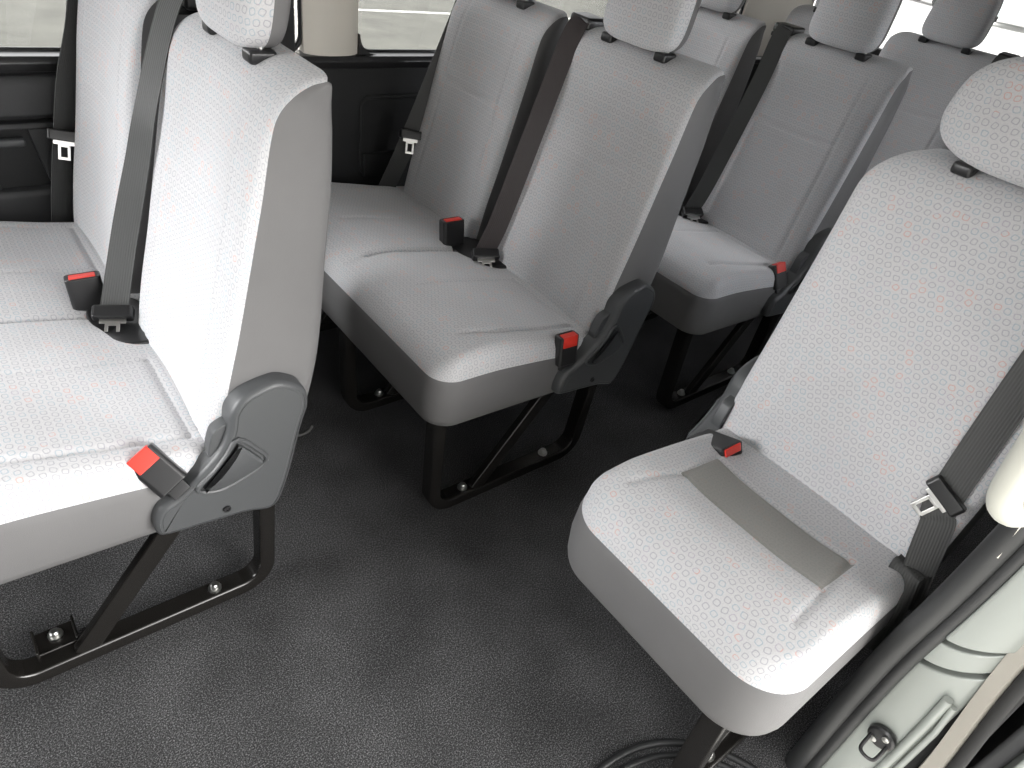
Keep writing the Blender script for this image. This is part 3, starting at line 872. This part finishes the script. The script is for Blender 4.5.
for i in range(3):
    b = B[i]
    ribbon('belt_webbing', paths[i], bw, .0255, webs[i], b)
    e = Vector(paths[i][-1])
    tongue(b, e + Vector((-.004, -.010, -.002)), (-.36, -.85, -.55), (.9, -.4, 0), k=1.08)
    # middle buckle in its pocket
    buckle(b, (.372, .512, .432), (-.04, .12, 1), (1, -.12, 0), size=1.3, name='middle_buckle')
    MB().prism(smooth_poly([(.355, .405), (.352, .455), (.362, .515), (.395, .535), (.44, .53), (.47, .46), (.455, .36), (.42, .345), (.38, .365)], 3), 'z', .415, .458).build('buckle_pocket', BLK, b, bev=.006, seg=3)
rb = ribbon('belt_webbing', [(.665, .02, .98), (.655, .02, 1.045), (.60, .022, 1.035), (.575, .025, .98), (.52, .04, .75), (.43, .07, .48)], [(0, 1, 0)]*6, .0255, WEB, B[3])

# single seat by the door (mirrored: its aisle side faces the middle of the van)
SW = .448
single = empty('single_seat', (.890, -.814, 0))
tag(single, 'grey patterned single seat by the door at the right, nearest the camera', 'seat')
sg = [([((.09, .06), (.20, .085)), ((.20, .085), (.325, .075))], .0042, .0045), ([((.325, .075), (.325, .365))], .0042, .0045),
      ([((.325, .365), (.10, .385))], .0042, .0045), ([((.20, .085), (.20, .375))], .0042, .0045)]
def pan(x, y): return .203 < x < .322 and .08 < y < .372
cushion('seat_cushion', SW, .085, sg, single, FAB, crown_single, flip=SW, panel=(FABD, pan))
skirt(SW, .085, single, flip=SW)
backrest(SW, single, 0.0, rc=.075, taper=.0, flip=SW)
headrest(SW, 0.0, single, tall=.172, big=True, flip=SW, width=.318, shift=-.008)
recliner(single, flip=SW)
legs(single, .38, flip=SW)
buckle(single, (.372, .440, .436), (-.10, -.80, .34), (-1, .05, -.1), size=1.2)

# wall side belts
def wall_belt(name_label, pts, wid, tloc, td, troll, mtl, group=None):
    r = empty('seat_belt', (0, 0, 0)); tag(r, name_label, 'seat belt', group)
    ribbon('webbing', pts, wid, .0255, mtl, r)
    tongue(r, tloc, td, troll)
    return r
wall_belt('dark grey seat belt with tongue hanging at the far left before the window',
          [(.58, 1.00, 1.18), (.537, 1.00, .922), (.487, 1.00, .77), (.457, 1.00, .655), (.425, 1.0, .52), (.405, 1.0, .42)],
          [(1, .5, 0)]*6, (.452, .985, .640), (-.25, -.35, -1), (1, -.1, 0), WEB)
wall_belt('dark grey seat belt with bright tongue beside the middle window seat',
          [(.876+.635, .870, 1.12), (.876+.590, .872, .985), (.876+.522, .880, .80), (.876+.458, .888, .63), (.876+.426, .905, .53), (.876+.402, .935, .43)],
          [(1, -.5, 0)]*6, (.876+.448, .880, .622), (-.25, -.35, -1), (1, -.4, 0), WEB)
SB1 = [(.640, .062, 1.06), (.555, .062, .985), (.513, .062, .868), (.450, .046, .595), (.434, .030, .545), (.408, .010, .475), (.388, -.012, .40), (.41, -.022, .36)][:7]
SB2 = [(.405, .018, .470), (.385, .020, .462), (.372, .006, .40), (.375, -.012, .29)]
SBD = (-.33, .45, -1.0)
sb = empty('seat_belt', (0, 0, 0)); tag(sb, 'grey seat belt with silver tongue hanging beside the single seat', 'seat belt')
o3 = Vector((.898, -.814, 0))
ribbon('webbing', [o3 + Vector(p) for p in SB1], [(.1, -1, 0)]*4 + [(.3, -1, 0), (.5, -.8, 0), (.7, -.6, 0)], .0255, WEB, sb)
ribbon('lower_strap', [o3 + Vector(p) for p in SB2], [(.4, -.9, 0)]*4, .0255, WEB, sb)
tongue(sb, o3 + Vector(SB1[3]) + Vector((-.006, 0, 0)), SBD, (.1, -1, .1))

# ------------------------------------------------------------------ outside
g = MB().box((5, 9.0, -.68), (24, 15.5, .06)).build('ground', SHADED_GROUND); g['kind'] = 'structure'
g = MB().box((5, 9.10, -.647), (24, .12, .006)).build('trim_21', LINE); g['kind'] = 'structure'
g = MB().box((20, 60, -.70), (200, 260, .06)).build('ground', CONC); g['kind'] = 'structure'

def car(loc, rz, colour, label):
    r = empty('parked_car', loc); r.rotation_euler.z = rz; tag(r, label, 'car')
    m = mat('car_paint', colour, .25, .0, .6)
    body = [(-2.2, .35), (-2.2, .80), (-1.9, .92), (-1.2, .98), (-.55, 1.42), (.75, 1.45), (1.5, 1.02), (2.1, .95), (2.25, .6), (2.2, .3)]
    MB().prism(body, 'y', -.85, .85).build('car_body', m, r, bev=.06, seg=3)
    gl = MB(); gl.prism([(-1.0, 1.0), (-.5, 1.36), (.7, 1.38), (1.3, 1.02)], 'y', -.87, .87); gl.build('car_window', BLK, r)
    for x in (-1.4, 1.4):
        for y in (-.8, .8):
            MB().lathe([(0, -.1), (.30, -.1), (.33, -.07), (.33, .07), (.30, .1), (0, .1)], (x, y, .33), Matrix.Rotation(PI/2, 3, 'X'), 20).build('wheel', BLKM, r, smooth=True)
    return r
car((38.0, 15.6, -.67), 1.2, (.10, .11, .13), 'dark parked car outside seen through the rear window')
car((36, 11.0, -.67), .3, (.45, .50, .50), 'pale parked car outside at the top right corner')
